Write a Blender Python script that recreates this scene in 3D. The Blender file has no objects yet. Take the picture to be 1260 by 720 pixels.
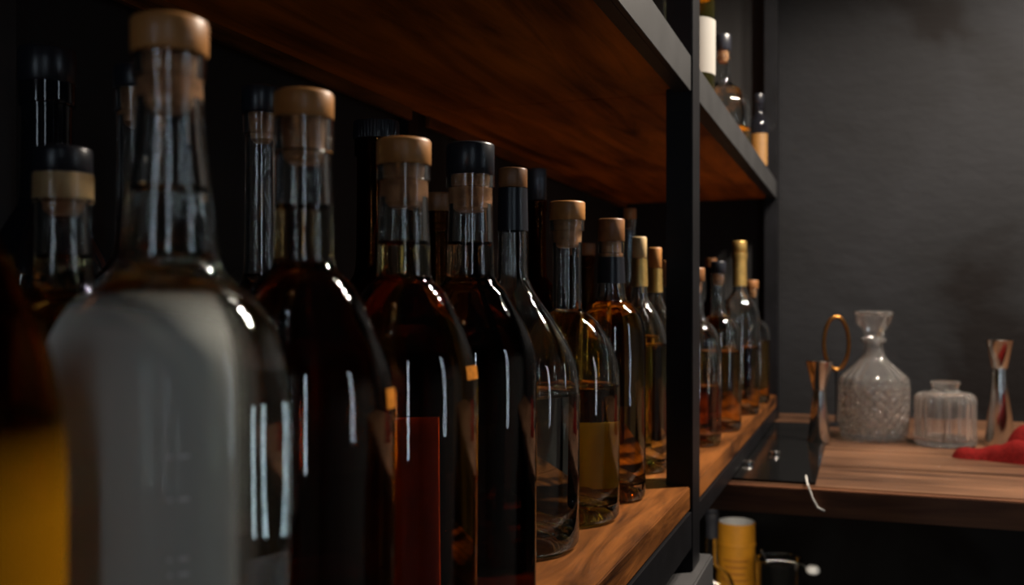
import bpy, bmesh, math, random
from mathutils import Vector
random.seed(7)
C = bpy.context.scene.collection
SC = bpy.context.scene

# ------------------------------------------------------------------ camera, world, exposure, lights
F = 1200.0                       # focal length in pixels of the 1260x720 frame
TH = math.atan(430.0 / F)        # the shelf runs along +Y; the camera is turned left of it
ST, CT = math.sin(TH), math.cos(TH)
CZ = 1.25                        # camera height, m
cam_d = bpy.data.cameras.new('camera')
cam = bpy.data.objects.new('camera', cam_d); C.objects.link(cam)
cam.location = (0, 0, CZ); cam.rotation_euler = (math.pi / 2, 0, TH)
cam_d.sensor_width = 36.0; cam_d.lens = 36.0 * F / 1260.0
cam_d.shift_y = 15.0 / 1260.0
cam_d.clip_start = 0.01
cam_d.dof.use_dof = True; cam_d.dof.focus_distance = 0.74; cam_d.dof.aperture_fstop = 7.5
SC.camera = cam
SC.view_settings.view_transform = 'Standard'; SC.view_settings.look = 'None'
SC.view_settings.gamma = 1.0; SC.view_settings.use_curve_mapping = False
SC.view_settings.exposure = 0.12
SC.cycles.use_denoising = True
SC.cycles.max_bounces = 24; SC.cycles.transmission_bounces = 24; SC.cycles.glossy_bounces = 8
SC.cycles.diffuse_bounces = 3; SC.cycles.sample_clamp_indirect = 30.0; SC.cycles.blur_glossy = 0.3
w = bpy.data.worlds.new('world'); SC.world = w; w.use_nodes = True
w.node_tree.nodes['Background'].inputs[0].default_value = (0.5, 0.6, 0.8, 1)
w.node_tree.nodes['Background'].inputs[1].default_value = 0.0

KEY_W, WIN_S, FILL_W = 82.0, 10.0, 2.5
PENDANTS = [(0.33, 1.44, CZ + 1.02), (0.53, 1.60, CZ + 1.02), (0.73, 1.76, CZ + 1.02)]

def lamp(kind, name, loc, watts, col, radius):
    d = bpy.data.lights.new(name, kind); o = bpy.data.objects.new(name, d); C.objects.link(o)
    o.location = loc; d.energy = watts; d.color = col; d.shadow_soft_size = radius
    return o

# ------------------------------------------------------------------ pixel helpers
def pz(px, scale):               # ground position of an axis seen at column px where 1 m is `scale` pixels
    Z = F / scale; X = (px - 630.0) / scale
    return (-Z * ST + X * CT, Z * CT + X * ST)
def px_at_x(px, x):              # ground position of column px at a given distance x from the shelf line
    k = (px - 630.0) / F
    Z = x / (k * CT - ST)
    return (x, Z * CT + k * Z * ST), F / Z

# ------------------------------------------------------------------ materials
M = {}
def mat(name):
    m = bpy.data.materials.new(name); m.use_nodes = True; M[name] = m
    nt = m.node_tree
    return m, nt, nt.nodes['Principled BSDF'], nt.nodes['Material Output']
def plain(name, col, rough=0.5, metal=0.0, spec=0.5, coat=0.0, noise=0.0, nscale=40, bump=0.0):
    m, nt, p, o = mat(name)
    p.inputs['Base Color'].default_value = (*col, 1); p.inputs['Roughness'].default_value = rough
    p.inputs['Metallic'].default_value = metal; p.inputs['Specular IOR Level'].default_value = spec
    p.inputs['Coat Weight'].default_value = coat
    if noise or bump:
        tc = nt.nodes.new('ShaderNodeTexCoord'); n = nt.nodes.new('ShaderNodeTexNoise')
        n.inputs['Scale'].default_value = nscale; n.inputs['Detail'].default_value = 5
        nt.links.new(tc.outputs['Object'], n.inputs['Vector'])
        if noise:
            r = nt.nodes.new('ShaderNodeValToRGB')
            r.color_ramp.elements[0].position = 0.3; r.color_ramp.elements[1].position = 0.7
            r.color_ramp.elements[0].color = (*[c * (1 - noise) for c in col], 1)
            r.color_ramp.elements[1].color = (*[min(1, c * (1 + noise)) for c in col], 1)
            nt.links.new(n.outputs['Fac'], r.inputs['Fac']); nt.links.new(r.outputs['Color'], p.inputs['Base Color'])
        if bump:
            b = nt.nodes.new('ShaderNodeBump'); b.inputs['Strength'].default_value = bump; b.inputs['Distance'].default_value = 0.002
            nt.links.new(n.outputs['Fac'], b.inputs['Height']); nt.links.new(b.outputs['Normal'], p.inputs['Normal'])
    return m
def wood(name, dark, light, stretch, rough=0.4, bump=0.25, coat=0.0, spec=0.22):
    m, nt, p, o = mat(name); N = nt.nodes.new
    tc = N('ShaderNodeTexCoord'); mp = N('ShaderNodeMapping'); mp.inputs['Scale'].default_value = stretch
    n1 = N('ShaderNodeTexNoise'); n1.inputs['Scale'].default_value = 1.0; n1.inputs['Detail'].default_value = 8
    n1.inputs['Roughness'].default_value = 0.65; n1.inputs['Distortion'].default_value = 0.6
    n2 = N('ShaderNodeTexNoise'); n2.inputs['Scale'].default_value = 3.5; n2.inputs['Detail'].default_value = 3
    mx = N('ShaderNodeMath'); mx.operation = 'MULTIPLY_ADD'; mx.inputs[1].default_value = 0.6
    r = N('ShaderNodeValToRGB'); r.color_ramp.elements[0].position = 0.60; r.color_ramp.elements[1].position = 0.98
    r.color_ramp.elements[0].color = (*dark, 1); r.color_ramp.elements[1].color = (*light, 1)
    L = nt.links.new
    L(tc.outputs['Object'], mp.inputs['Vector']); L(mp.outputs['Vector'], n1.inputs['Vector']); L(tc.outputs['Object'], n2.inputs['Vector'])
    L(n2.outputs['Fac'], mx.inputs[0]); L(n1.outputs['Fac'], mx.inputs[2]); L(mx.outputs[0], r.inputs['Fac'])
    L(r.outputs['Color'], p.inputs['Base Color'])
    b = N('ShaderNodeBump'); b.inputs['Strength'].default_value = bump; b.inputs['Distance'].default_value = 0.0015
    L(n1.outputs['Fac'], b.inputs['Height']); L(b.outputs['Normal'], p.inputs['Normal'])
    p.inputs['Roughness'].default_value = rough; p.inputs['Coat Weight'].default_value = coat; p.inputs['Specular IOR Level'].default_value = spec
    return m
def glass(name, col=(1, 1, 1), ior=1.5, rough=0.0):
    m, nt, p, o = mat(name)
    nt.nodes.remove(p)
    g = nt.nodes.new('ShaderNodeBsdfGlass'); g.inputs['Color'].default_value = (*col, 1)
    g.inputs['IOR'].default_value = ior; g.inputs['Roughness'].default_value = rough
    nt.links.new(g.outputs[0], o.inputs['Surface'])
    return m
def liquid(name, trans8cm):      # colour left of white light after 8 cm of the liquid
    m = glass(name, (1, 1, 1), 1.36)
    nt = m.node_tree; o = nt.nodes['Material Output']
    s = [-math.log(max(t, 1e-4)) / 0.08 for t in trans8cm]; d = max(s)
    v = nt.nodes.new('ShaderNodeVolumeAbsorption')
    v.inputs['Color'].default_value = (*[1 - k / d for k in s], 1); v.inputs['Density'].default_value = d
    nt.links.new(v.outputs[0], o.inputs['Volume'])
    return m
def emit(name, col, s):
    m, nt, p, o = mat(name)
    p.inputs['Base Color'].default_value = (*col, 1); p.inputs['Emission Color'].default_value = (*col, 1)
    p.inputs['Emission Strength'].default_value = s
    return m
def sheer(name, col, cover):     # thin film for a painted haze or glow: part of it scatters, the rest lets through; fades out towards its edges (UV)
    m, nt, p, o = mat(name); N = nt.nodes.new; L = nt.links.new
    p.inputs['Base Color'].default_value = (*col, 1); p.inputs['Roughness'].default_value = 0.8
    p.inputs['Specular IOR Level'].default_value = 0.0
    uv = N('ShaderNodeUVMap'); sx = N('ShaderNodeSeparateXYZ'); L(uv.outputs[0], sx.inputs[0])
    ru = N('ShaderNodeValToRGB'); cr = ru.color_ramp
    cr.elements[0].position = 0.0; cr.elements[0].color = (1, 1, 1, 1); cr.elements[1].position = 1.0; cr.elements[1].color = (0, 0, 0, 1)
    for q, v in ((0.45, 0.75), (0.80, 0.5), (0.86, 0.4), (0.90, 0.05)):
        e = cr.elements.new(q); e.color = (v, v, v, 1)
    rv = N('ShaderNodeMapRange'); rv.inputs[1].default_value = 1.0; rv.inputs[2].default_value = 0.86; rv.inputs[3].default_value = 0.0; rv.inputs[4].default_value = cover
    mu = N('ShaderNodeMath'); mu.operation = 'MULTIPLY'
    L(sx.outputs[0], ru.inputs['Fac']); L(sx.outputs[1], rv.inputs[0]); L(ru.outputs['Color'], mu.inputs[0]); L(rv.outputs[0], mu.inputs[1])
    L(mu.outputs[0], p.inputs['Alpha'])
    return m

glass('clear_glass', (0.97, 0.98, 0.97))
glass('green_tint_glass', (0.86, 0.90, 0.84))
glass('amber_glass', (0.62, 0.30, 0.07))
glass('brown_glass', (0.42, 0.17, 0.05))
_m = glass('crystal', (0.98, 0.97, 0.96), 1.52, 0.03)
_nt = _m.node_tree; _g = _nt.nodes['Glass BSDF']; _d = _nt.nodes.new('ShaderNodeBsdfDiffuse'); _d.inputs['Color'].default_value = (0.8, 0.78, 0.76, 1)
_x = _nt.nodes.new('ShaderNodeMixShader'); _x.inputs['Fac'].default_value = 0.035
_nt.links.new(_g.outputs[0], _x.inputs[1]); _nt.links.new(_d.outputs[0], _x.inputs[2]); _nt.links.new(_x.outputs[0], _nt.nodes['Material Output'].inputs['Surface'])
plain('black_glass', (0.006, 0.006, 0.008), 0.06, 0, 0.6)
liquid('dark_amber', (0.38, 0.085, 0.005))
liquid('amber', (0.66, 0.24, 0.012))
liquid('near_black', (0.09, 0.012, 0.001))
liquid('water', (0.93, 0.95, 0.94))
liquid('pale_gold', (0.96, 0.70, 0.17))
liquid('gold', (0.80, 0.46, 0.05))
liquid('honey', (0.82, 0.38, 0.03))
liquid('red_brown', (0.42, 0.09, 0.012))
liquid('straw', (0.95, 0.84, 0.34))
plain('cork', (0.30, 0.14, 0.06), 0.75, noise=0.35, nscale=160, bump=0.4)
plain('cork_wood', (0.38, 0.165, 0.045), 0.42, noise=0.25, nscale=60, bump=0.1, coat=0.15)
plain('dark_wood_cap', (0.20, 0.085, 0.03), 0.4, noise=0.3, nscale=60)
plain('pale_wood_cap', (0.50, 0.34, 0.16), 0.5, noise=0.2, nscale=60)
plain('black_plastic', (0.012, 0.013, 0.018), 0.3, spec=0.5)
plain('grey_cap', (0.10, 0.105, 0.12), 0.35, 0.6)
plain('gold_foil', (0.62, 0.40, 0.13), 0.38, 0.85, noise=0.2, nscale=90)
plain('paper', (0.25, 0.235, 0.21), 0.8)
plain('glow_paper', (0.85, 0.66, 0.36), 0.8)
plain('red_paper', (0.40, 0.06, 0.02), 0.7, noise=0.15, nscale=30)
plain('speckled_amber', (0.36, 0.12, 0.006), 0.6, spec=0.1, noise=0.3, nscale=500)
plain('gold_paper', (0.16, 0.075, 0.012), 0.55, noise=0.25, nscale=400)
plain('mark', (0.9, 0.92, 0.9), 0.5)
sheer('milky_haze', (0.80, 0.82, 0.76), 0.85)
sheer('golden_glow_film', (0.36, 0.15, 0.004), 0.5)
wood('shelf_wood', (0.016, 0.005, 0.0016), (0.22, 0.075, 0.017), (48, 5.0, 48), 0.36, 0.5)
wood('shelf_under', (0.06, 0.014, 0.002), (0.52, 0.165, 0.012), (26, 2.6, 26), 0.5, 0.3)
wood('counter_wood', (0.012, 0.005, 0.003), (0.135, 0.065, 0.034), (3.0, 38, 38), 0.42, 0.35)
wood('fascia_wood', (0.04, 0.014, 0.008), (0.16, 0.065, 0.03), (3.0, 40, 40), 0.45, 0.3)
plain('black_steel', (0.004, 0.004, 0.005), 0.4, 0.0, 0.2, noise=0.3, nscale=25, bump=0.08)
plain('rail_steel', (0.030, 0.030, 0.031), 0.45, 0.3, 0.5, noise=0.25, nscale=18, bump=0.1)
plain('chrome', (0.55, 0.53, 0.50), 0.16, 1.0)
plain('brass', (0.34, 0.15, 0.035), 0.3, 1.0)
plain('black_rubber', (0.004, 0.004, 0.004), 0.12, 0, 0.3)
plain('red_cloth', (0.085, 0.004, 0.0035), 0.9, spec=0.05, noise=0.25, nscale=220, bump=0.5)
plain('yellow_tin', (0.62, 0.27, 0.02), 0.42, 0, 0.5, noise=0.15, nscale=30)
plain('yellow_print', (0.42, 0.15, 0.015), 0.5)
plain('white_enamel', (0.62, 0.64, 0.68), 0.35)
plain('dark_panel', (0.006, 0.0055, 0.0055), 0.8, noise=0.3, nscale=6)
plain('dark_grey_board', (0.022, 0.021, 0.022), 0.6, noise=0.3, nscale=10)
plain('floor_stone', (0.05, 0.045, 0.04), 0.6, noise=0.3, nscale=4)
plain('ceiling_paint', (0.02, 0.02, 0.02), 0.9)
plain('room_plaster', (0.03, 0.03, 0.033), 0.85, noise=0.2, nscale=3, bump=0.1)
plain('lamp_black', (0.01, 0.01, 0.01), 0.4)
plain('cord_grey', (0.5, 0.48, 0.45), 0.5)
emit('daylight', (0.72, 0.86, 1.0), WIN_S)
def plaster():
    m, nt, p, o = mat('dark_plaster'); N = nt.nodes.new; L = nt.links.new
    tc = N('ShaderNodeTexCoord')
    n1 = N('ShaderNodeTexNoise'); n1.inputs['Scale'].default_value = 2.6; n1.inputs['Detail'].default_value = 7; n1.inputs['Distortion'].default_value = 0.5
    n2 = N('ShaderNodeTexNoise'); n2.inputs['Scale'].default_value = 30; n2.inputs['Detail'].default_value = 6
    mp = N('ShaderNodeMapping'); mp.inputs['Scale'].default_value = (0.7, 1, 1.2)
    r = N('ShaderNodeValToRGB')
    r.color_ramp.elements[0].position = 0.41; r.color_ramp.elements[0].color = (0.0035, 0.0025, 0.0025, 1)
    r.color_ramp.elements[1].position = 0.66; r.color_ramp.elements[1].color = (0.0115, 0.0117, 0.0135, 1)
    e = r.color_ramp.elements.new(0.50); e.color = (0.0085, 0.0085, 0.0095, 1)
    L(tc.outputs['Object'], n1.inputs['Vector']); L(tc.outputs['Object'], mp.inputs['Vector']); L(mp.outputs['Vector'], n2.inputs['Vector'])
    L(n1.outputs['Fac'], r.inputs['Fac']); L(r.outputs['Color'], p.inputs['Base Color'])
    b = N('ShaderNodeBump'); b.inputs['Strength'].default_value = 0.35; b.inputs['Distance'].default_value = 0.006
    L(n2.outputs['Fac'], b.inputs['Height']); L(b.outputs['Normal'], p.inputs['Normal'])
    p.inputs['Roughness'].default_value = 0.75; p.inputs['Specular IOR Level'].default_value = 0.12
plaster()

# ------------------------------------------------------------------ mesh helpers
def tag(o, label=None, cat=None, group=None, kind=None):
    if label: o['label'] = label
    if cat: o['category'] = cat
    if group: o['group'] = group
    if kind: o['kind'] = kind
    return o
def obj(name, me, m, parent=None, loc=(0, 0, 0), rz=0.0):
    o = bpy.data.objects.new(name, me); C.objects.link(o)
    if not me.materials: me.materials.append(M[m])
    o.location = loc; o.rotation_euler = (0, 0, rz)
    if parent: o.parent = parent
    return o
def empty(name, loc, rz=0.0):
    o = bpy.data.objects.new(name, None); C.objects.link(o)
    o.location = loc; o.rotation_euler = (0, 0, rz); o.empty_display_size = 0.02
    return o
def finish(me, ang=35):
    me.validate(); me.update()
    for p in me.polygons: p.use_smooth = True
    me.set_sharp_from_angle(angle=math.radians(ang))
    return me
def boxes(lst, bevel=0.0, name='box'):
    bm = bmesh.new()
    for (x0, x1, y0, y1, z0, z1) in lst:
        vs = [bm.verts.new(v) for v in ((x0,y0,z0),(x1,y0,z0),(x1,y1,z0),(x0,y1,z0),(x0,y0,z1),(x1,y0,z1),(x1,y1,z1),(x0,y1,z1))]
        for f in ((3,2,1,0),(4,5,6,7),(0,1,5,4),(1,2,6,5),(2,3,7,6),(3,0,4,7)): bm.faces.new([vs[i] for i in f])
    if bevel: bmesh.ops.bevel(bm, geom=list(bm.edges), offset=bevel, segments=2, affect='EDGES', clamp_overlap=True)
    me = bpy.data.meshes.new(name); bm.to_mesh(me); bm.free()
    return finish(me, 30)
def lathe(prof, seg=56, rfun=None, ang=35, name='lathe'):
    # prof: list of (r, z); r == 0 closes on the axis
    vs, fs, rings = [], [], []
    for (r, z) in prof:
        if r <= 1e-7: rings.append([len(vs)]); vs.append((0, 0, z))
        else:
            ring = []
            for k in range(seg):
                a = 2 * math.pi * k / seg
                rr = r if rfun is None else rfun(r, z, a)
                ring.append(len(vs)); vs.append((rr * math.cos(a), rr * math.sin(a), z))
            rings.append(ring)
    for A, B in zip(rings, rings[1:]):
        for k in range(seg):
            k2 = (k + 1) % seg
            if len(A) == 1 and len(B) == 1: continue
            if len(A) == 1: fs.append((A[0], B[k2], B[k]))
            elif len(B) == 1: fs.append((A[k], A[k2], B[0]))
            else: fs.append((A[k], A[k2], B[k2], B[k]))
    me = bpy.data.meshes.new(name); me.from_pydata(vs, [], fs)
    bm = bmesh.new(); bm.from_mesh(me); bmesh.ops.recalc_face_normals(bm, faces=bm.faces); bm.to_mesh(me); bm.free()
    return finish(me, ang)
def tube(pts, rad, seg=10, closed=False, name='tube'):
    P = [Vector(p) for p in pts]; n = len(P); vs, fs = [], []
    up = Vector((0.13, 0.21, 0.97)); prev = None
    for i, p in enumerate(P):
        t = (P[(i + 1) % n] - P[i - 1]) if closed else (P[min(i + 1, n - 1)] - P[max(i - 1, 0)])
        t.normalize()
        if prev is None:
            a = t.cross(up)
            if a.length < 1e-3: a = t.cross(Vector((1, 0, 0)))
        else: a = prev - t * prev.dot(t)
        a.normalize(); prev = a; b = t.cross(a)
        r = rad[i] if isinstance(rad, (list, tuple)) else rad
        for k in range(seg):
            an = 2 * math.pi * k / seg
            vs.append(tuple(p + r * (a * math.cos(an) + b * math.sin(an))))
    m = n if closed else n - 1
    for i in range(m):
        j = (i + 1) % n
        for k in range(seg):
            k2 = (k + 1) % seg
            fs.append((i * seg + k, i * seg + k2, j * seg + k2, j * seg + k))
    if not closed:
        fs.append(tuple(range(seg))[::-1]); fs.append(tuple((n - 1) * seg + k for k in range(seg)))
    me = bpy.data.meshes.new(name); me.from_pydata(vs, [], fs)
    return finish(me, 50)
def smooth_prof(pts, sub=5):     # Catmull-Rom through (z, r) from top to bottom
    out = []
    n = len(pts)
    for i in range(n - 1):
        p0, p1, p2, p3 = pts[max(i-1,0)], pts[i], pts[i+1], pts[min(i+2,n-1)]
        for s in range(sub):
            t = s / sub
            q = []
            for c in (0, 1):
                a, b, d, e = p0[c], p1[c], p2[c], p3[c]
                v = 0.5 * ((2*b) + (-a + d)*t + (2*a - 5*b + 4*d - e)*t*t + (-a + 3*b - 3*d + e)*t**3)
                lo, hi = min(b, d), max(b, d)
                q.append(min(max(v, lo), hi))
            out.append(tuple(q))
    out.append(pts[-1])
    return out
def patch(rz, z0, z1, a0, a1, off=0.0004, thick=0.0003, na=20, nz=10, name='patch'):
    # a curved sheet on a surface of revolution, radius rz(z), between two azimuths
    vs, fs = [], []
    for side in (0, 1):
        for j in range(nz + 1):
            z = z0 + (z1 - z0) * j / nz; r = rz(z) + off + thick * side
            for i in range(na + 1):
                a = a0 + (a1 - a0) * i / na
                vs.append((r * math.cos(a), r * math.sin(a), z))
    W = na + 1; S = W * (nz + 1)
    for j in range(nz):
        for i in range(na):
            q = (j*W+i, j*W+i+1, (j+1)*W+i+1, (j+1)*W+i)
            fs.append(tuple(S + k for k in q)); fs.append(q[::-1])
    edge = [i for i in range(na)] 
    for i in range(na):
        fs.append((i, i+1, S+i+1, S+i)); t = nz*W+i; fs.append((t+1, t, S+t, S+t+1))
    for j in range(nz):
        a = j*W; b = (j+1)*W; fs.append((b, a, S+a, S+b)); a += na; b += na; fs.append((a, b, S+b, S+a))
    me = bpy.data.meshes.new(name); me.from_pydata(vs, [], fs)
    uvl = me.uv_layers.new(name='UVMap')
    for lo in me.loops:
        k = lo.vertex_index % S
        uvl.data[lo.index].uv = ((k % W) / na, (k // W) / nz)
    return finish(me, 40)

# ------------------------------------------------------------------ the room
WL, WR, WB, WF, HC = -0.545, 2.3, 2.42, -1.7, 2.75
def struct(name, me, m, parent=None):
    o = obj(name, me, m, parent)
    if not parent: tag(o, kind='structure')
    return o
struct('floor', boxes([(WL-0.1, WR+0.1, WF-0.1, WB+0.1, -0.08, 0.0)]), 'floor_stone')
struct('ceiling', boxes([(WL-0.1, WR+0.1, WF-0.1, WB+0.1, HC, HC+0.08)]), 'ceiling_paint')
struct('wall_back', boxes([(WL-0.1, WR+0.1, WB, WB+0.1, 0, HC)]), 'dark_plaster')
struct('wall_left', boxes([(WL-0.1, WL, WF, WB, 0, HC)]), 'dark_panel')
RW = (0.50, 0.57, 0.85, 2.25)
struct('wall_right', boxes([(WR, WR+0.1, WF, RW[0], 0, HC), (WR, WR+0.1, RW[1], WB, 0, HC), (WR, WR+0.1, RW[0], RW[1], 0, RW[2]), (WR, WR+0.1, RW[0], RW[1], RW[3], HC)]), 'room_plaster')
w3 = struct('window_3', boxes([(WR+0.02, WR+0.07, RW[0], RW[0]+0.008, RW[2], RW[3]), (WR+0.02, WR+0.07, RW[1]-0.008, RW[1], RW[2], RW[3]), (WR+0.02, WR+0.07, RW[0], RW[1], RW[2], RW[2]+0.01), (WR+0.02, WR+0.07, RW[0], RW[1], RW[3]-0.01, RW[3])]), 'black_steel')
obj('pane', boxes([(WR+0.05, WR+0.055, RW[0], RW[1], RW[2], RW[3])]), 'daylight', w3)
WINS = [(-0.44, -0.36, 0.75, 2.35), (1.12, 1.23, 0.75, 2.35)]
xs = [WL] + [v for q in WINS for v in q[:2]] + [WR]
fw = [(xs[0], xs[1], WF-0.1, WF, 0, HC), (xs[2], xs[3], WF-0.1, WF, 0, HC), (xs[4], xs[5], WF-0.1, WF, 0, HC)]
for (a, b, z0, z1) in WINS: fw += [(a, b, WF-0.1, WF, 0, z0), (a, b, WF-0.1, WF, z1, HC)]
struct('wall_front', boxes(fw), 'room_plaster')
for i, (a, b, z0, z1) in enumerate(WINS):
    wn = struct('window_%d' % (i + 1), boxes([(a, a+0.012, WF-0.07, WF-0.02, z0, z1), (b-0.012, b, WF-0.07, WF-0.02, z0, z1),
        (a, b, WF-0.07, WF-0.02, z0, z0+0.012), (a, b, WF-0.07, WF-0.02, z1-0.012, z1), (a, b, WF-0.06, WF-0.03, (z0+z1)/2-0.01, (z0+z1)/2+0.01)]), 'black_steel')
    obj('pane', boxes([(a, b, WF-0.055, WF-0.05, z0, z1)]), 'daylight', wn)

# ------------------------------------------------------------------ shelf unit
HL, HU = CZ - 0.204, CZ + 0.239          # lower board top, underside of the upper rail
XF, XB = -0.180, -0.530                  # front and back of the shelves
Y0, Y1, Y2 = -0.22, 1.096, 2.27          # posts along the unit
UB = HU + 0.036                          # upper board top
BASE_T = CZ - 0.300
unit = empty('shelf_unit', (-0.35, 1.0, BASE_T))
tag(unit, 'black steel frame shelving unit with brown wooden shelf boards', 'shelving')
def part(name, me, m, parent=unit):
    o = obj(name, me, m); o.parent = parent
    o.matrix_parent_inverse.identity()
    if parent is unit: o.location = (-unit.location[0], -unit.location[1], -unit.location[2])
    return o
for y in (Y0, Y1, Y2):
    part('post', boxes([(XF-0.028, XF+0.002, y, y+0.052, BASE_T if y < Y2 else CZ - 0.2597, HC-0.25)], 0.0015), 'black_steel')
    part('back_post', boxes([(XB-0.012, XB, y, y+0.03, BASE_T if y < Y2 else CZ - 0.2597, HC-0.25)], 0.001), 'black_steel')
part('back_post', boxes([(XB, XB+0.016, 0.462, 0.486, BASE_T, HC-0.25)], 0.001), 'rail_steel')
part('dark_backing', boxes([(XB, XF - 0.03, Y2 + 0.052, Y2 + 0.064, CZ - 0.2597, HC-0.25)]), 'dark_panel')  # added dark sheet that keeps the far shelf interior black
for (ya, yb, yc, yd) in ((Y0 + 0.052, Y1, Y0 + 0.01, Y1 + 0.026), (Y1 + 0.052, Y2, Y1 + 0.026, Y2 + 0.04)):
    # lower shelf: board on an angle-iron rail
    part('shelf_board', boxes([(XB, XF - 0.001, yc + 0.0005, yd - 0.0005, HL - 0.026, HL)], 0.0012), 'shelf_wood')
    part('rail', boxes([(XF - 0.004, XF + 0.001, ya, yb, HL - (0.068 if ya < Y1 else 0.050), HL - 0.028), (XF - 0.03, XF - 0.004, ya, yb, HL - 0.033, HL - 0.028)]), 'black_steel')
    # upper shelf
    part('shelf_board', boxes([(XB, XF - 0.006, yc + 0.0003, yd - 0.0003, HU + 0.0045, UB)], 0.001), 'shelf_under')
    part('rail', boxes([(XF - 0.005, XF, ya, yb, HU, HU + 0.040), (XF - 0.019, XF - 0.005, ya, yb, HU, HU + 0.004)], 0.0006), 'rail_steel')
    part('back_ledge', boxes([(XB, XB + 0.006, ya, yb, HU - 0.010, HU + 0.004)]), 'shelf_wood')
tag(obj('base_cabinet', boxes([(XB, -0.168, Y0, Y1 + 0.09, 0.0, BASE_T)], 0.002), 'dark_grey_board'),
    'dark grey base cabinet carrying the steel shelving', 'cabinet')

# ------------------------------------------------------------------ bottles
BASEPZ = HL + 0.0003
def interp(prof, z):
    for (za, ra), (zb, rb) in zip(prof, prof[1:]):
        if zb <= z <= za: return ra if za == zb else rb + (ra - rb) * (z - zb) / (za - zb)
    return prof[-1][1] if z < prof[-1][0] else prof[0][1]
def from_px(lst, s, px):         # pixel rows and half widths -> (height above the shelf, radius)
    k = math.cos(math.atan((px - 630) / F))
    return [(0.204 - (y - 375.0) / s, hw / s * k) for (y, hw) in lst]
def cap_mesh(r, z0, z1, ribbed=0, bev=0.0016, top=None):
    rt = top or r
    pr = [(0, z0), (r - bev*0.4, z0), (r, z0 + bev*0.5), (rt, z1 - bev), (rt - bev*0.3, z1 - bev*0.3), (rt - bev, z1), (0, z1)]
    if ribbed:
        pr = [(0, z0), (r, z0), (r, z0+0.0008), (r*1.001, z1 - bev), (rt - bev*0.3, z1 - bev*0.3), (rt - bev, z1), (0, z1)]
        return lathe(pr, ribbed * 4, lambda rr, z, a: rr * (1 - (0.022 if math.cos(a*ribbed) > 0.2 and z < z1 - bev*0.9 else 0)), 30)
    return lathe(pr, 48, None, 50)
def bottle(x, y, prof, glassm, liq=None, level=None, cap=None, label='', base_z=BASEPZ, t=0.0028, group=None, name='liquor_bottle',
           foot=None, sleeve=None, plug=True, punt=0.012, bottom=0.010, seg=64, cork='cork'):
    """prof: (z, r) from the lip down to the widest body point; cap: (z0, z1, r, material, ribs)"""
    root = empty(name, (x, y, base_z))
    tag(root, label, 'bottle', group or ('bottles on the lower shelf' if base_z == BASEPZ else 'bottles on the upper shelf' if base_z > BASEPZ else None))
    zb, rb = prof[-1]
    rf = foot or rb * 0.985
    out = smooth_prof(prof)
    low = [(0.012, rf), (0.006, rf * 0.992), (0.0025, rf * 0.955), (0.0006, rf * 0.90), (0.0, rf * 0.82)]
    out = out + [(zb * (1 - q) + 0.012 * q, rb + (rf - rb) * q) for q in (0.25, 0.5, 0.75)] + low
    inn = [(z, r - t) for (z, r) in out if z > bottom + 0.012]
    inn += [(bottom + 0.008, rf - t * 1.1), (bottom + 0.003, rf - t * 2.2)]
    if glassm == 'black_glass':
        P = [(0, 0.0)] + [(r, z) for (z, r) in reversed(out)] + [(0, out[0][0])]
        g = obj('bottle_glass', lathe(P, seg), glassm, root)
    else:
        pun = [(0, punt), (rf * 0.25, punt * 0.92), (rf * 0.5, punt * 0.6), (rf * 0.7, punt * 0.2)]
        P = pun + [(r, z) for (z, r) in reversed(out)]
        P += [(r, z) for (z, r) in inn]
        P += [(rf * 0.6, bottom + punt * 0.35), (rf * 0.3, bottom + punt * 0.85), (0, bottom + punt)]
        g = obj('bottle_glass', lathe(P, seg), glassm, root)
        if liq:
            e = 0.0004
            li = [(z, r + e) for (z, r) in inn if z < level]
            rl = interp([(z, r) for (z, r) in inn], level) + e
            LP = [(0, level), (rl * 0.7, level), (rl - 0.0022, level + 0.0002), (rl - 0.001, level + 0.0008), (rl, level + 0.0022)] + [(r, z) for (z, r) in li]
            LP += [(rf * 0.6, bottom + punt * 0.35 - e), (rf * 0.3, bottom + punt * 0.85 - e), (0, bottom + punt - e)]
            obj('liquid', lathe(LP, seg), liq, root)
    if cap:
        z0, z1, r, cm, ribs = cap
        st = obj('stopper', cap_mesh(r, z0, z1, ribs), cm, root)
        if plug and glassm != 'black_glass':
            ri = prof[0][1] - t - 0.0002
            L = max(0.014, r * 1.5)
            ri2 = min(ri, interp([(z, q) for (z, q) in inn], z0 - L) - 0.0003)
            obj('cork_plug', lathe([(0, z0 - L), (ri2 - 0.002, z0 - L), (ri2, z0 - L + 0.002), (ri, z0 - 0.001), (ri, z0 + 0.0005), (0, z0 + 0.0005)], 40), cork, st)
    if sleeve:
        z0, z1, sm = sleeve
        zs = [z0 + (z1 - z0) * k / 8 for k in range(9)]
        P = [(interp(out, z) + 0.0002, z) for z in zs] + [(interp(out, z) + 0.0007, z) for z in reversed(zs)]
        P.append(P[0])
        obj('neck_sleeve', lathe(P, 48), sm, root)
    root_prof = out
    return root, out
def cam_az(x, y):                # azimuth from a bottle towards the camera
    return math.atan2(-y, -x)

# 0: amber bottle close to the lens
b0 = (-0.213, 0.163)
r, o = bottle(*b0, [(0.285, .0145), (0.277, .0145), (0.275, .013), (0.245, .0135), (0.232, .0165), (0.222, .0225), (0.210, .0290), (0.195, .0345), (0.180, .0375), (0.165, .0385)],
       'amber_glass', 'gold', 0.1755, (0.285, 0.300, .0145, 'cork_wood', 0), 'brown glass bottle, golden below its shoulder, next to the hazy clear bottle')
az = cam_az(*b0)
obj('golden_glow_film', patch(lambda z: interp(o, z), 0.02, 0.1765, az - 1.0, az + 1.75, na=40, nz=24), 'golden_glow_film', r)  # added film: glow of light through the gold liquid put into its colour
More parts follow.
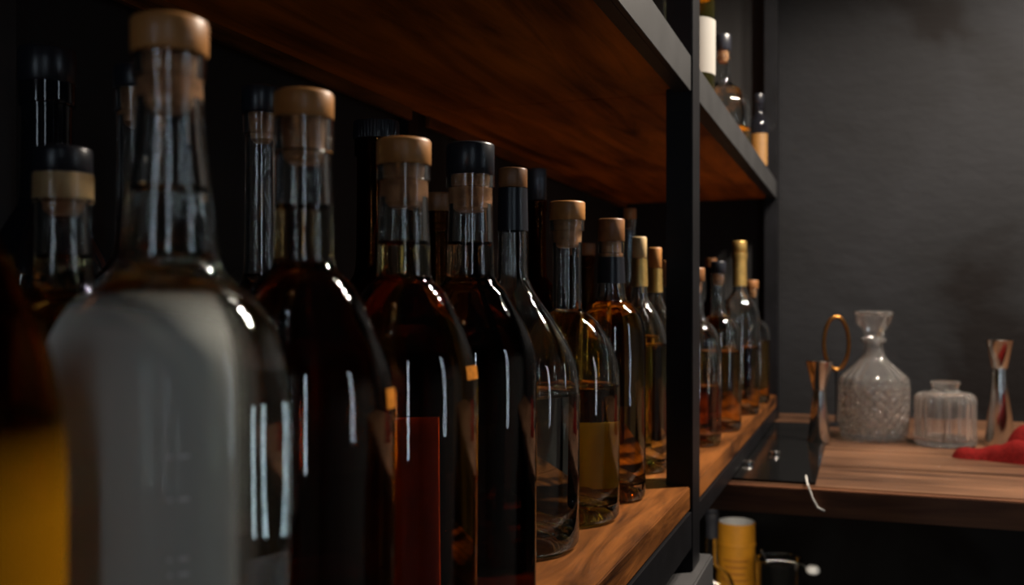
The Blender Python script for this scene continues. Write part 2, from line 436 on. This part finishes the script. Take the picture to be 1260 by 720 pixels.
# 1: big clear bottle
s, p = 3530, 209
pr = from_px([(70,46),(97,46),(101,42),(130,42),(180,46),(240,53),(300,60),(328,66),(343,76),(356,93),(372,114),(398,133),(430,147),(470,154),(520,157)], s, p)
x, y = pz(p, s)
r1, o1 = bottle(x, y, pr, 'clear_glass', 'water', 0.204 - (240 - 375) / s, (0.204 + 305 / s, 0.204 + 349 / s, 49 / s * .94, 'cork_wood', 0),
     'clear glass bottle of colourless spirit with hazy front and wooden stopper', foot=pr[-1][1] * 0.96)
az = cam_az(x, y)
obj('haze_film', patch(lambda z: interp(o1, z), 0.1075, 0.2085, az - 1.35, az + 0.75, na=40, nz=40), 'milky_haze', r1)  # added film whose grey colour stands in for the milky haze in the glass
for yy in (543, 590, 655, 672):
    z = 0.204 - (yy - 375) / s
    for da in (-0.015, 0.06):
        obj('measure_mark', patch(lambda q: interp(o1, q), z, z + 0.0011, az + da, az + da + (0.07 if da > 0 else 0.03), 0.0009, na=3, nz=1), 'mark', r1)
# 2: dark amber bottle
s, p = 2858, 374
pr = from_px([(148,37),(188,37),(192,34),(260,36),(310,37),(327,39),(337,47),(350,60),(372,74),(400,86),(425,98),(455,109),(485,114),(515,115)], s, p)
x, y = pz(p, s)
r2, o2 = bottle(x, y, pr, 'clear_glass', 'dark_amber', 0.204 + 115 / s, (0.204 + 227 / s, 0.204 + 260 / s, 37.5 / s * .97, 'cork_wood', 0),
     'dark amber spirit bottle with brown wooden stopper beside the hazy clear bottle')
az = cam_az(x, y)
obj('amber_patch', patch(lambda z: interp(o2, z), 0.160, 0.1685, az + 1.02, az + 1.28, na=6, nz=2), 'speckled_amber', r2)  # small speckled amber patch on the shoulder
# 3: amber bottle
s, p = 2346, 497
pr = from_px([(205,33),(223,33),(226,30),(300,32),(330,33),(344,35),(352,44),(365,54),(385,65),(410,77),(440,87),(465,91),(490,92)], s, p)
x, y = pz(p, s)
r3, o3 = bottle(x, y, pr, 'clear_glass', 'amber', 0.204 + 72 / s, (0.204 + 170 / s, 0.204 + 202 / s, 33.5 / s, 'cork_wood', 0),
     'red-amber spirit bottle with a thick orange-brown wooden stopper and back label')
az = cam_az(x, y)
obj('back_label_or_glow', patch(lambda z: interp(o3, z), 0.05, 0.142, az + math.pi - 0.25, az + math.pi + 0.75, na=20, nz=3), 'red_paper', r3)
obj('amber_patch', patch(lambda z: interp(o3, z), 0.1655, 0.1725, az + 0.95, az + 1.35, na=6, nz=2), 'speckled_amber', r3)  # same kind of amber patch on this bottle
# 4: near black bottle
s, p = 1930, 579
pr = from_px([(217,30),(232,30),(235,27),(300,28.5),(335,29.5),(347,33),(358,43),(375,53),(395,65),(415,74),(435,80),(460,82)], s, p)
x, y = pz(p, s)
r4, o4 = bottle(x, y, pr, 'clear_glass', 'near_black', 0.204 + 72 / s, (0.204 + 158 / s, 0.204 + 197 / s, 29.5 / s, 'black_plastic', 0),
     'almost black spirit bottle with a tall glossy black cap')
# 5: clear bottle, dark neck sleeve
s, p = 1455, 631
pr = from_px([(232,17),(260,17.5),(285,18),(335,19),(348,22),(365,31),(385,45),(405,58),(430,72),(455,80),(485,83)], s, p)
x, y = pz(p, s)
r5, o5 = bottle(x, y, pr, 'clear_glass', 'water', 0.204 - 110 / s, (0.204 + 143 / s, 0.204 + 167 / s, 18 / s, 'dark_wood_cap', 0),
     'two-thirds full clear bottle with sloping shoulders and black sleeve on its neck', sleeve=(0.204 + 90 / s, 0.204 + 142 / s, 'black_plastic'), punt=0.02, bottom=0.014)
# 6: pale gold bottle
s, p = 1285, 698
pr = from_px([(272,21.5),(285,21.5),(288,18),(370,18),(381,19.5),(388,29),(400,41),(420,54),(440,61),(460,64),(485,65)], s, p)
x, y = pz(p, s)
r6, o6 = bottle(x, y, pr, 'clear_glass', 'pale_gold', 0.204 - 100 / s, (0.204 + 103 / s, 0.204 + 126 / s, 22 / s, 'cork_wood', 0),
     'pale gold spirit bottle with round shoulders and light cork stopper', punt=0.02, bottom=0.014)
az = cam_az(x, y)
obj('back_label_or_glow', patch(lambda z: interp(o6, z), 0.022, 0.088, az + math.pi - 1.0, az + math.pi + 0.15, na=20, nz=3), 'glow_paper', r6)  # added warm paper behind the liquid, stands in for the golden light glow
# 7: amber brown bottle
s, p = 1165, 752
pr = from_px([(298,16),(312,16),(314,15),(355,17),(370,20),(377,28),(388,36),(405,41),(432,43)], s, p)
x, y = pz(p, s)
r7, o7 = bottle(x, y, pr, 'clear_glass', 'honey', 0.204 + 2 / s, (0.204 + 77 / s, 0.204 + 105 / s, 16.5 / s, 'dark_wood_cap', 0),
     'honey-brown spirit bottle with dark wooden stopper and black neck band', sleeve=(0.204 + 26 / s, 0.204 + 58 / s, 'black_plastic'), punt=0.02, bottom=0.014)
# 8 and on: pale bottles by the post
s, p = 1000, 787
pr = from_px([(318,8.5),(360,10),(372,13),(385,22),(400,29),(420,34),(442,35)], s, p)
x, y = pz(p, s)
bottle(x, y, pr, 'clear_glass', 'straw', 0.204 - 50 / s, (0.204 + 57 / s, 0.204 + 83 / s, 8.8 / s, 'pale_wood_cap', 0),
     'straw-coloured spirit bottle with slim pale cap just before the steel post', punt=0.018, bottom=0.012, sleeve=(0.204 + 22/s, 0.204 + 56/s, 'gold_foil'))
s, p = 905, 806
pr = from_px([(330,8),(362,9),(376,13),(390,21),(405,28),(425,32),(445,33)], s, p)
x, y = pz(p, s)
bottle(x, y, pr, 'clear_glass', 'straw', 0.204 - 40 / s, (0.204 + 45 / s, 0.204 + 70 / s, 8.2 / s, 'cork_wood', 0),
     'pale spirit bottle with tan foil neck, standing behind the slim pale-capped bottle', sleeve=(0.204 + 15/s, 0.204 + 44/s, 'gold_foil'))
s, p = 785, 821
pr = from_px([(343,7),(366,8),(380,12),(393,19),(408,25),(425,28),(445,29)], s, p)
x, y = pz(p, s)
bottle(x, y, pr, 'clear_glass', 'pale_gold', 0.204 - 40 / s, (0.204 + 33 / s, 0.204 + 54 / s, 7.5 / s, 'dark_wood_cap', 0),
     'spirit bottle mostly hidden behind the steel post')

# generic outlines: (fraction of glass height, radius fraction of body)
def outline(h, rb, rn, sh, nk, lip=0.012):
    """h lip height, sh height where the shoulder starts, nk height where the neck starts"""
    d = nk - sh
    return [(h, rn * 1.12), (h - lip, rn * 1.12), (h - lip - 0.002, rn), (nk + 0.6 * (h - nk) * 0.5, rn * 1.03), (nk + 0.004, rn * 1.1), (nk - 0.12 * d, rn * 1.45 if rn * 1.45 < rb * 0.6 else rb * 0.5),
            (nk - 0.32 * d, rb * 0.70), (nk - 0.6 * d, rb * 0.89), (nk - 0.85 * d, rb * 0.975), (sh - 0.008, rb)]
# back row of the near bay
def back(px, x, top_y, rb, rn, glassm, liq, lev, cap_h, cap_m, label, ribs=0, cap_k=1.15, sleeve=None, shf=0.52, nkf=0.66, **kw):
    (gx, gy), s = px_at_x(px, x)
    H = 0.204 + (375 - top_y) / s
    h = H - cap_h
    r, o = bottle(gx, gy, outline(h, rb, rn, shf * H, nkf * H), glassm, liq, lev * H if lev else None, (h, H, rn * cap_k, cap_m, ribs), label, sleeve=sleeve, **kw)
    return r, o, H
back(78, -0.330, 183, 0.040, 0.0113, 'clear_glass', 'gold', 0.82, 0.0115, 'black_plastic', 'stout short-necked bottle with black cap over a pale wooden collar', cap_k=1.06, shf=0.6, nkf=0.78)
(gx, gy), s_ = px_at_x(78, -0.330)
back(58, -0.440, 62, 0.036, 0.0135, 'black_glass', None, None, 0.02, 'black_plastic', 'tall opaque black bottle standing in the dark back row', shf=0.6, nkf=0.74)
back(172, -0.362, 84, 0.036, 0.0115, 'clear_glass', 'water', 0.6, 0.012, 'black_plastic', 'tall clear bottle tucked right behind the hazy clear bottle', shf=0.55, nkf=0.7)
back(322, -0.335, 108, 0.037, 0.0096, 'clear_glass', 'near_black', 0.66, 0.016, 'black_plastic', 'slim clear-necked bottle with black cap over a long cork', cap_k=1.2)
back(463, -0.345, 150, 0.040, 0.0145, 'brown_glass', 'amber', 0.62, 0.014, 'black_plastic', 'brown glass bottle with a black ribbed screw cap', ribs=40, cap_k=1.2, plug=False, seg=48)
back(540, -0.390, 238, 0.037, 0.011, 'brown_glass', 'dark_amber', 0.6, 0.018, 'dark_wood_cap', 'brown bottle with small wooden cap behind the black-capped bottle', seg=40)
back(661, -0.345, 208, 0.038, 0.0100, 'brown_glass', 'amber', 0.6, 0.036, 'grey_cap', 'brown glass bottle with long dull grey cap', cap_k=1.05, plug=False, seg=40)
back(722, -0.390, 300, 0.036, 0.011, 'brown_glass', 'dark_amber', 0.6, 0.018, 'dark_wood_cap', 'short brown bottle behind the pale gold bottle', seg=40)
back(775, -0.360, 257, 0.036, 0.0092, 'clear_glass', 'gold', 0.55, 0.018, 'cork_wood', 'tall bottle with small cork cap behind the slim pale-capped bottle', seg=40)
# pale collar on the stout bottle
(gx, gy), s = px_at_x(78, -0.330)
for o in C.objects:
    if o.get('label', '').startswith('stout short-necked'):
        H = 0.204 + (375 - 183) / s
        obj('wooden_collar', lathe([(0, H - 0.0225), (0.0118, H - 0.0225), (0.0121, H - 0.0215), (0.0121, H - 0.0125), (0.0118, H - 0.0116), (0, H - 0.0116)], 40), 'pale_wood_cap', o)

# far bay, lower shelf
def far(px, s, top_y, rb, rn, liq, level_y, cap_h, cap_m, label, sleeve_h=0, glassm='clear_glass', shf=0.56, nkf=0.70, cap_k=1.15):
    x, y = pz(px, s); H = 0.204 + (375 - top_y) / s; h = H - cap_h
    return bottle(x, y, outline(h, rb, rn, shf * H, nkf * H), glassm, liq, 0.204 - (level_y - 375) / s, (h, H, rn * cap_k, cap_m, 0), label, seg=48,
                  sleeve=(h - sleeve_h, h - 0.0003, cap_m) if sleeve_h else None)
far(857, 843, 330, 0.036, 0.0105, 'red_brown', 476, 0.02, 'dark_wood_cap', 'half-full red-brown bottle just behind the middle steel post', shf=0.55, nkf=0.72)
far(884, 755, 322, 0.037, 0.0105, 'honey', 433, 0.02, 'black_plastic', 'honey-coloured bottle between the red-brown bottle and the gold-necked one')
far(910, 657, 297, 0.037, 0.0120, 'gold', 428, 0.022, 'gold_foil', 'golden spirit bottle with gold foil on cap and neck', sleeve_h=0.062, cap_k=1.1)
far(926, 590, 345, 0.036, 0.0105, 'honey', 420, 0.018, 'dark_wood_cap', 'short honey bottle next to the far steel post')
for px, x, ty, lb, cm in ((875, -0.312, 318, 'dark bottle with wooden cap in the far back row', 'dark_wood_cap'),):
    (gx, gy), s = px_at_x(px, x); H = 0.204 + (375 - ty) / s
    if gy < 2.3: bottle(gx, gy, outline(H - 0.02, 0.036, 0.011, 0.55 * H, 0.7 * H), 'brown_glass', 'dark_amber', 0.6 * H, (H - 0.02, H, 0.0125, cm, 0), lb, seg=32)

# far bay, upper shelf
UZ = UB + 0.0003
def upper(px, x, H, rb, rn, glassm, liq, lev, cap_h, cap_m, label, shf, nkf, **kw):
    (gx, gy), s = px_at_x(px, x)
    return bottle(gx, gy, outline(H - cap_h, rb, rn, shf * H, nkf * H), glassm, liq, lev * H if lev else None, (H - cap_h, H, rn * 1.15, cap_m, 0), label, base_z=UZ, seg=48, **kw), (gx, gy)
(u1, o), (gx, gy) = upper(848, -0.225, 0.29, 0.0355, 0.012, 'green_tint_glass', 'pale_gold', 0.5, 0.02, 'black_plastic', 'bottle with white paper label on the upper shelf by the post', 0.58, 0.72)
az = cam_az(gx, gy)
obj('label', patch(lambda z: interp(o, z), 0.04, 0.115, az - 0.3, az + 1.5, na=24, nz=2), 'paper', u1)
(u2, o), _ = upper(890, -0.243, 0.228, 0.050, 0.0125, 'clear_glass', 'straw', 0.22, 0.030, 'black_plastic', 'squat round-shouldered clear bottle with black cap on the upper shelf', 0.36, 0.62)
(u3, o), (gx, gy) = upper(934, -0.213, 0.19, 0.022, 0.009, 'black_glass', None, None, 0.02, 'black_plastic', 'small black bottle with gold label at the upper shelf end', 0.62, 0.75)
az = cam_az(gx, gy)
obj('label', patch(lambda z: interp(o, z), 0.03, 0.10, az - 0.7, az + 0.9, na=16, nz=2), 'gold_paper', u3)

# ------------------------------------------------------------------ bar counter at the end of the room
CT_Z = CZ - 0.260
CY0, CY1 = 1.455, WB - 0.002
ctr = empty('bar_counter', (0.3, 1.9, 0)); tag(ctr, 'brown plank-topped bar counter against the dark plaster wall', 'counter')
def cpart(name, me, m):
    o = obj(name, me, m, ctr); o.location = (-0.3, -1.9, 0); return o
yb = [CY0, CY0 + 0.195, CY0 + 0.39, CY0 + 0.585, CY0 + 0.78, CY1]
for a, b in zip(yb, yb[1:]):
    cpart('plank', boxes([(-0.535, 2.0, a + 0.0015, b - 0.0015, CT_Z - 0.038, CT_Z)], 0.0025), 'counter_wood')
cpart('fascia', boxes([(-0.53, 2.0, CY0 - 0.012, CY0 + 0.001, CT_Z - 0.040, CT_Z - 0.001)], 0.0015), 'fascia_wood')
cpart('lower_shelf', boxes([(-0.53, 2.0, CY0 + 0.06, CY1, CZ - 0.73, CZ - 0.70)], 0.002), 'dark_panel')
for xx in (-0.53, 0.7, 1.97):
    cpart('side_panel', boxes([(xx, xx + 0.03, CY0 + 0.04, CY1, 0, CZ - 0.732)]), 'dark_panel')
for xx in (0.7, 1.97):
    cpart('side_panel', boxes([(xx, xx + 0.03, CY0 + 0.04, CY1, CZ - 0.699, CT_Z - 0.0385)]), 'dark_panel')
mat_o = obj('bar_mat', boxes([(-0.50, -0.062, CY0 + 0.012, CY1 - 0.22, 0, 0.004)], 0.001), 'black_rubber', None, (0, 0, CT_Z + 0.0002))
tag(mat_o, 'glossy black bar mat lying on the plank counter', 'mat')
MT = CT_Z + 0.0045
def ctop(px, py, z=0.26):        # point on the counter top seen at pixel
    s = (py - 375.0) / z
    x, y = pz(px, s); return x, y, s

def jigger(px, base_y, top_y, waist_y, hb, hw_, ht, label, zb):
    x, y, s = ctop(px, base_y, CZ - zb)
    h = (base_y - top_y) / s; wz = (base_y - waist_y) / s
    hb, hw_, ht = hb / s, hw_ / s, ht / s
    root = empty('jigger', (x, y, zb)); tag(root, label, 'jigger')
    t = 0.0012
    obj('long_cup', lathe([(0, wz - 0.004), (hw_ - t, wz - 0.004), (hb - t, 0.0), (hb - 0.0004, 0.0), (hb, 0.0008), (hw_, wz), (0, wz)], 48), 'chrome', root)
    obj('short_cup', lathe([(0, wz), (hw_, wz), (hw_ * 1.08, wz + 0.001), (ht, h - 0.001), (ht - 0.0005, h), (ht - t, h), (hw_ - t, wz + 0.003), (0, wz + 0.003)], 48), 'chrome', root)
    obj('waist_ring', lathe([(hw_ * 0.9, wz - 0.0012), (hw_ * 1.1, wz - 0.0012), (hw_ * 1.14, wz), (hw_ * 1.1, wz + 0.0012), (hw_ * 0.9, wz + 0.0012), (hw_ * 0.9, wz - 0.0012)], 40), 'chrome', root)
jigger(1008, 543, 444, 480, 14, 7, 16, 'short steel jigger standing on the edge of the black mat', MT)
jigger(1230, 549, 418, 453, 17.5, 8.5, 16.5, 'tall steel jigger behind the red cloth', CT_Z + 0.0003)

# crystal decanter with diamond cuts
x, y, s = ctop(1075, 541)
dec = empty('decanter', (x, y, CT_Z + 0.0003)); tag(dec, 'cut crystal decanter with diamond pattern and flared stopper', 'decanter')
k = 1.0 / s
dp = [(0.0, 36), (0.004, 38.5), (0.010, 39), (0.02, 40), (0.04, 41.5), (0.06, 42), (0.085, 42), (0.105, 42), (0.116, 41), (0.122, 38.5), (0.127, 35), (0.137, 28), (0.147, 21), (0.156, 15.5), (0.165, 12.5), (0.175, 11.2), (0.186, 11.2), (0.188, 14.5), (0.192, 15), (0.195, 14.5), (0.197, 11)]
fine = []
for (z0, a0), (z1, a1) in zip(dp, dp[1:]):
    n = max(1, int((z1 - z0) / 0.0022))
    fine += [(z0 + (z1 - z0) * j / n, (a0 + (a1 - a0) * j / n) * k) for j in range(n)]
fine.append((dp[-1][0], dp[-1][1] * k))
def cuts(r, z, a):
    if 0.012 < z < 0.105:
        n = 20; u = a * n / 2 / math.pi; v = z / 0.0205
        d1 = abs(((u + v) % 1) - 0.5) * 2; d2 = abs(((u - v) % 1) - 0.5) * 2
        f = min(1, (z - 0.012) / 0.006, (0.105 - z) / 0.006)
        return r - 0.0046 * f * max(0, 1 - min(d1, d2) / 0.36)
    if 0.105 <= z < 0.165: return r * (1 - 0.035 * abs(math.sin(a * 10)))
    if z <= 0.006: return r * (1 - 0.02 * (math.cos(a * 24) > 0))
    return r
inner = [(z, max(r - 0.0055, 0.004)) for (z, r) in fine if z > 0.016]
P = [(0, 0.001)] + [(r, z) for (z, r) in fine]
obj('decanter_body', lathe(P + [(r, z) for (z, r) in reversed(inner)] + [(0, 0.014)], 200, lambda r, z, a: cuts(r, z, a), 28), 'crystal', dec)
# the cut pattern only shapes the outer wall: inner radius gets the same relief, which keeps the wall thickness even
obj('stopper', lathe([(0, 0.178), (0.0105, 0.178), (0.012, 0.192), (0.0125, 0.1975), (0.017, 0.199), (0.0185, 0.203), (0.018, 0.206), (0.020, 0.210), (0.031, 0.226), (0.0355, 0.2445), (0.0335, 0.2465), (0.028, 0.2475), (0, 0.2475)], 64,
    lambda r, z, a: r * (1 - 0.05 * abs(math.sin(a * 6))) if z > 0.207 else r, 25), 'crystal', dec)

# ribbed glass jar
x, y, s = ctop(1163, 548)
jar = empty('glass_jar', (x, y, CT_Z + 0.0003)); tag(jar, 'low fluted clear glass jar with small round neck', 'jar')
k = 1.0 / s
jp = [(0.0, 33), (0.003, 35), (0.010, 36), (0.03, 36), (0.06, 36), (0.080, 36), (0.089, 35), (0.0945, 32.5), (0.0975, 28), (0.099, 20), (0.101, 16.5), (0.106, 15.5), (0.114, 17), (0.1165, 17.5), (0.118, 16.5)]
jp = [(z, r * k) for z, r in jp]
js = [(z, r) for z, r in smooth_prof(jp, 3)]
ji = [(z, r - 0.0045) for z, r in js if z > 0.012]
flute = lambda r, z, a: r * (1 - 0.085 * (1 - abs(math.sin(a * 9)))) if 0.006 < z < 0.098 else r
obj('jar_body', lathe([(0, 0.001)] + [(r, z) for z, r in js] + [(r, z) for z, r in reversed(ji)] + [(0, 0.011)], 144, flute, 40), 'crystal', jar)

# brass loop-handled tool standing by the wall
x, y, s = ctop(1029, 524)
lp = empty('brass_loop', (x, y, CT_Z + 0.0003)); lp.rotation_euler = (0, 0, 0.25); tag(lp, 'brass oval loop on a dark stem standing behind the short jigger', 'bar tool')
zt = (524 - 390) / s; zl = (524 - 455) / s
mid, hh = (zt + zl) / 2, (zt - zl) / 2
obj('loop', tube([(0.026 * math.sin(t) * (1.0), 0, mid + hh * math.cos(t)) for t in [2 * math.pi * i / 40 for i in range(40)]], 0.0042, 10, True), 'brass', lp)
obj('stem', tube([(0, 0, 0.004), (0, 0, zl * 0.5), (0, 0, zl + 0.002)], [0.003, 0.002, 0.003], 12), 'black_steel', lp)
obj('foot', lathe([(0, 0), (0.026, 0), (0.027, 0.002), (0.022, 0.005), (0.006, 0.008), (0, 0.008)], 40), 'black_steel', lp)

# red cloth: folded and bunched napkin
x, y, s = ctop(1240, 566)
def cloth():
    # three overlapping soft rolls of one folded napkin, as one lumpy surface over the counter
    rolls = [((-0.062, 0.004), (0.16, -0.035), 0.022, 0.026), ((-0.012, -0.012), (0.20, -0.105), 0.024, 0.046), ((0.035, 0.035), (0.22, 0.02), 0.036, 0.085)]
    def hgt(X, Y):
        h = 0.0
        for (a, b, w, t) in rolls:
            ax, ay = a; dx, dy = b[0] - ax, b[1] - ay; l2 = dx * dx + dy * dy
            q = max(0, min(1, ((X - ax) * dx + (Y - ay) * dy) / l2))
            d = math.hypot(X - ax - q * dx, Y - ay - q * dy) / w
            if d < 1: h = max(h, t * math.sqrt(1 - d * d) * (0.9 + 0.1 * math.sin(q * 14 + X * 60)) * (0.65 + 0.35 * min(1, q * 4)))
        return h
    bm = bmesh.new(); n, m = 130, 90; grid = {}
    for i in range(n + 1):
        for j in range(m + 1):
            X = -0.085 + 0.34 * i / n; Y = -0.14 + 0.22 * j / m; h = hgt(X, Y)
            grid[i, j] = (X, Y, h)
    top, bot = {}, {}
    def vt(d, i, j, z):
        if (i, j) not in d: d[i, j] = bm.verts.new((grid[i, j][0], grid[i, j][1], z))
        return d[i, j]
    for i in range(n):
        for j in range(m):
            c = [(i, j), (i + 1, j), (i + 1, j + 1), (i, j + 1)]
            if max(grid[q][2] for q in c) > 0.0005:
                bm.faces.new([vt(top, *q, grid[q][2] + 0.0012 if grid[q][2] > 0 else 0.0004) for q in c])
    me = bpy.data.meshes.new('cloth'); bm.to_mesh(me); bm.free()
    return finish(me, 80)
tag(obj('cloth_napkin', cloth(), 'red_cloth', None, (x, y, CT_Z), 0.0), 'crumpled red cloth lying on the plank counter', 'cloth')

# small things on the mat and over the counter edge
for i, (px, py, lb) in enumerate(((920, 571, 'small silvery bottle cap on the black mat nearer the shelves'), (953, 559, 'small silvery bottle cap on the black mat nearer the jigger'))):
    x, y, s = ctop(px, py, CZ - MT)
    tag(obj('bottle_cap', lathe([(0, 0.0058), (0.0085, 0.0058), (0.0095, 0.0045), (0.0105, 0.0), (0.0100, 0.0), (0.0090, 0.0042), (0, 0.005)], 84, lambda r, z, a: r * (1 + (0.03 * math.cos(a * 21) if z < 0.003 else 0))), 'chrome', None, (x, y, MT + 0.0002)), lb, 'bottle cap')
yf = CY0 - 0.015
x0 = pz(993, (595 - 375) / 0.255)[0]
cord = tube([(x0 - 0.004, yf + 0.06, MT + 0.003), (x0, yf + 0.01, MT + 0.003), (x0 + 0.002, yf - 0.002, MT), (x0 + 0.008, yf - 0.003, CT_Z - 0.013), (x0 + 0.015, yf - 0.002, CT_Z - 0.026), (x0 + 0.024, yf + 0.004, CT_Z - 0.031)], 0.0014, 8)
tag(obj('cord', cord, 'cord_grey'), 'short pale cord hanging over the counter edge', 'cord')

# ------------------------------------------------------------------ things under the counter
LZ = CZ - 0.70 + 0.0003
x, y = pz(906, 600)
tin = empty('tin_canister', (x, y, LZ)); tag(tin, 'yellow tin canister with white open rim under the counter', 'canister')
H = 0.70 - (642 - 375) / 600.0
Rt = 22.5 / 600
obj('tin_body', lathe([(0, 0), (Rt - 0.001, 0), (Rt, 0.001), (Rt, H - 0.048), (Rt + 0.0016, H - 0.047), (Rt + 0.0022, H - 0.044), (Rt + 0.0016, H - 0.041), (Rt + 0.0004, H - 0.040), (Rt + 0.0004, H - 0.001), (Rt - 0.0004, H), (Rt - 0.002, H), (Rt - 0.002, 0.004), (0, 0.004)], 56), 'yellow_tin', tin)
obj('rim', lathe([(Rt - 0.0034, H - 0.06), (Rt - 0.0034, H + 0.0008), (Rt - 0.001, H + 0.0012), (Rt - 0.001, H + 0.0002), (Rt - 0.0024, H), (Rt - 0.0024, H - 0.06), (Rt - 0.0034, H - 0.06)], 56), 'white_enamel', tin)
for i, zz in enumerate((0.075, 0.088, 0.101, 0.114, 0.127)):
    azc = cam_az(x, y)
    obj('print_line', patch(lambda z: Rt, H - zz, H - zz + 0.0045, azc - 0.75 + 0.1 * (i % 2), azc + 0.7 - 0.12 * (i % 3), 0.0002, na=14, nz=1), 'yellow_print', tin)
x, y = pz(876, 667)
pr = outline(0.315, 0.045, 0.0105, 0.16, 0.225)
bottle(x, y, pr, 'clear_glass', 'red_brown', 0.1, (0.315, 0.330, 0.0118, 'black_plastic', 0), 'clear bottle with sloping shoulders standing before the yellow tin', base_z=LZ, sleeve=(0.27, 0.3148, 'black_plastic'))
x, y = pz(958, 640)
jug = empty('clip_top_jar', (x, y, LZ), 0.0); tag(jug, 'glass clip-top jar with wire bail and white stopper by the tin', 'jar')
Hj = 0.70 - (688 - 375) / 640.0
jo = [(0.0, 0.036), (0.003, 0.039), (0.02, 0.041), (Hj * 0.6, 0.042), (Hj * 0.9, 0.042), (Hj, 0.042)]
ji = [(z, r - 0.003) for z, r in jo if z > 0.008]
obj('jar_body', lathe([(0, 0.0)] + [(r, z) for z, r in jo] + [(r, z) for z, r in reversed(ji)] + [(0, 0.01)], 56), 'clear_glass', jug)
obj('rim', lathe([(0.0425, Hj - 0.004), (0.0445, Hj - 0.003), (0.0450, Hj), (0.0435, Hj + 0.0025), (0.040, Hj + 0.0018), (0.0398, Hj - 0.003), (0.0425, Hj - 0.004)], 56), 'clear_glass', jug)
obj('wire_bail', tube([(-0.030, -0.030, Hj + 0.022), (-0.020, -0.030, Hj + 0.002), (0.0, -0.026, Hj + 0.004), (0.028, -0.02, Hj + 0.002), (0.048, -0.015, Hj - 0.004), (0.055, -0.012, Hj - 0.020)], 0.0022, 8), 'chrome', jug)
obj('white_stopper', lathe([(0, -0.006), (0.009, -0.006), (0.0125, -0.002), (0.0125, 0.004), (0.009, 0.009), (0, 0.010)], 32), 'white_enamel', jug, (0.064, -0.012, Hj - 0.014))
# ------------------------------------------------------------------ lamps of the room (outside the frame) and an added fill strip
for i, (x, y, z) in enumerate(PENDANTS):
    pl = empty('pendant_lamp', (x, y, z)); tag(pl, ('small black pendant lamp nearest the plaster wall', 'small black pendant lamp between two others', 'small black pendant lamp nearest the shelves')[2 - i if i != 1 else 1], 'lamp', 'pendant lamps over the bar')
    obj('shade', lathe([(0.016, 0.16), (0.06, 0.150), (0.105, 0.085), (0.128, 0.0), (0.126, 0.0), (0.103, 0.084), (0.059, 0.148), (0.016, 0.158), (0.016, 0.16)], 40), 'lamp_black', pl)
    obj('cord', tube([(0, 0, 0.158), (0, 0, 0.3), (0, 0, HC - z - 0.002)], 0.003, 8), 'lamp_black', pl)
    sp = lamp('SPOT', 'pendant_light', (x, y, z + 0.056), KEY_W, (1.0, 0.88, 0.74), 0.048)
    sp.data.spot_size = math.radians(160); sp.data.spot_blend = 0.3
# small fill strip added under the counter top to brighten the tin
st = empty('added_strip', (-0.12, CY0 + 0.075, CT_Z - 0.0385)); tag(st, 'slim fill light strip added under the counter top', 'lamp')
obj('housing', boxes([(-0.25, 0.25, -0.012, 0.012, -0.010, 0.0)], 0.001), 'lamp_black', st)
ad = bpy.data.lights.new('added_strip_light', 'AREA'); ad.shape = 'RECTANGLE'; ad.size = 0.48; ad.size_y = 0.02; ad.energy = FILL_W; ad.color = (1.0, 0.85, 0.65)
ao = bpy.data.objects.new('added_strip_light', ad); C.objects.link(ao); ao.location = (-0.12, CY0 + 0.075, CT_Z - 0.051); ao.rotation_euler = (0.5, 0, 0)
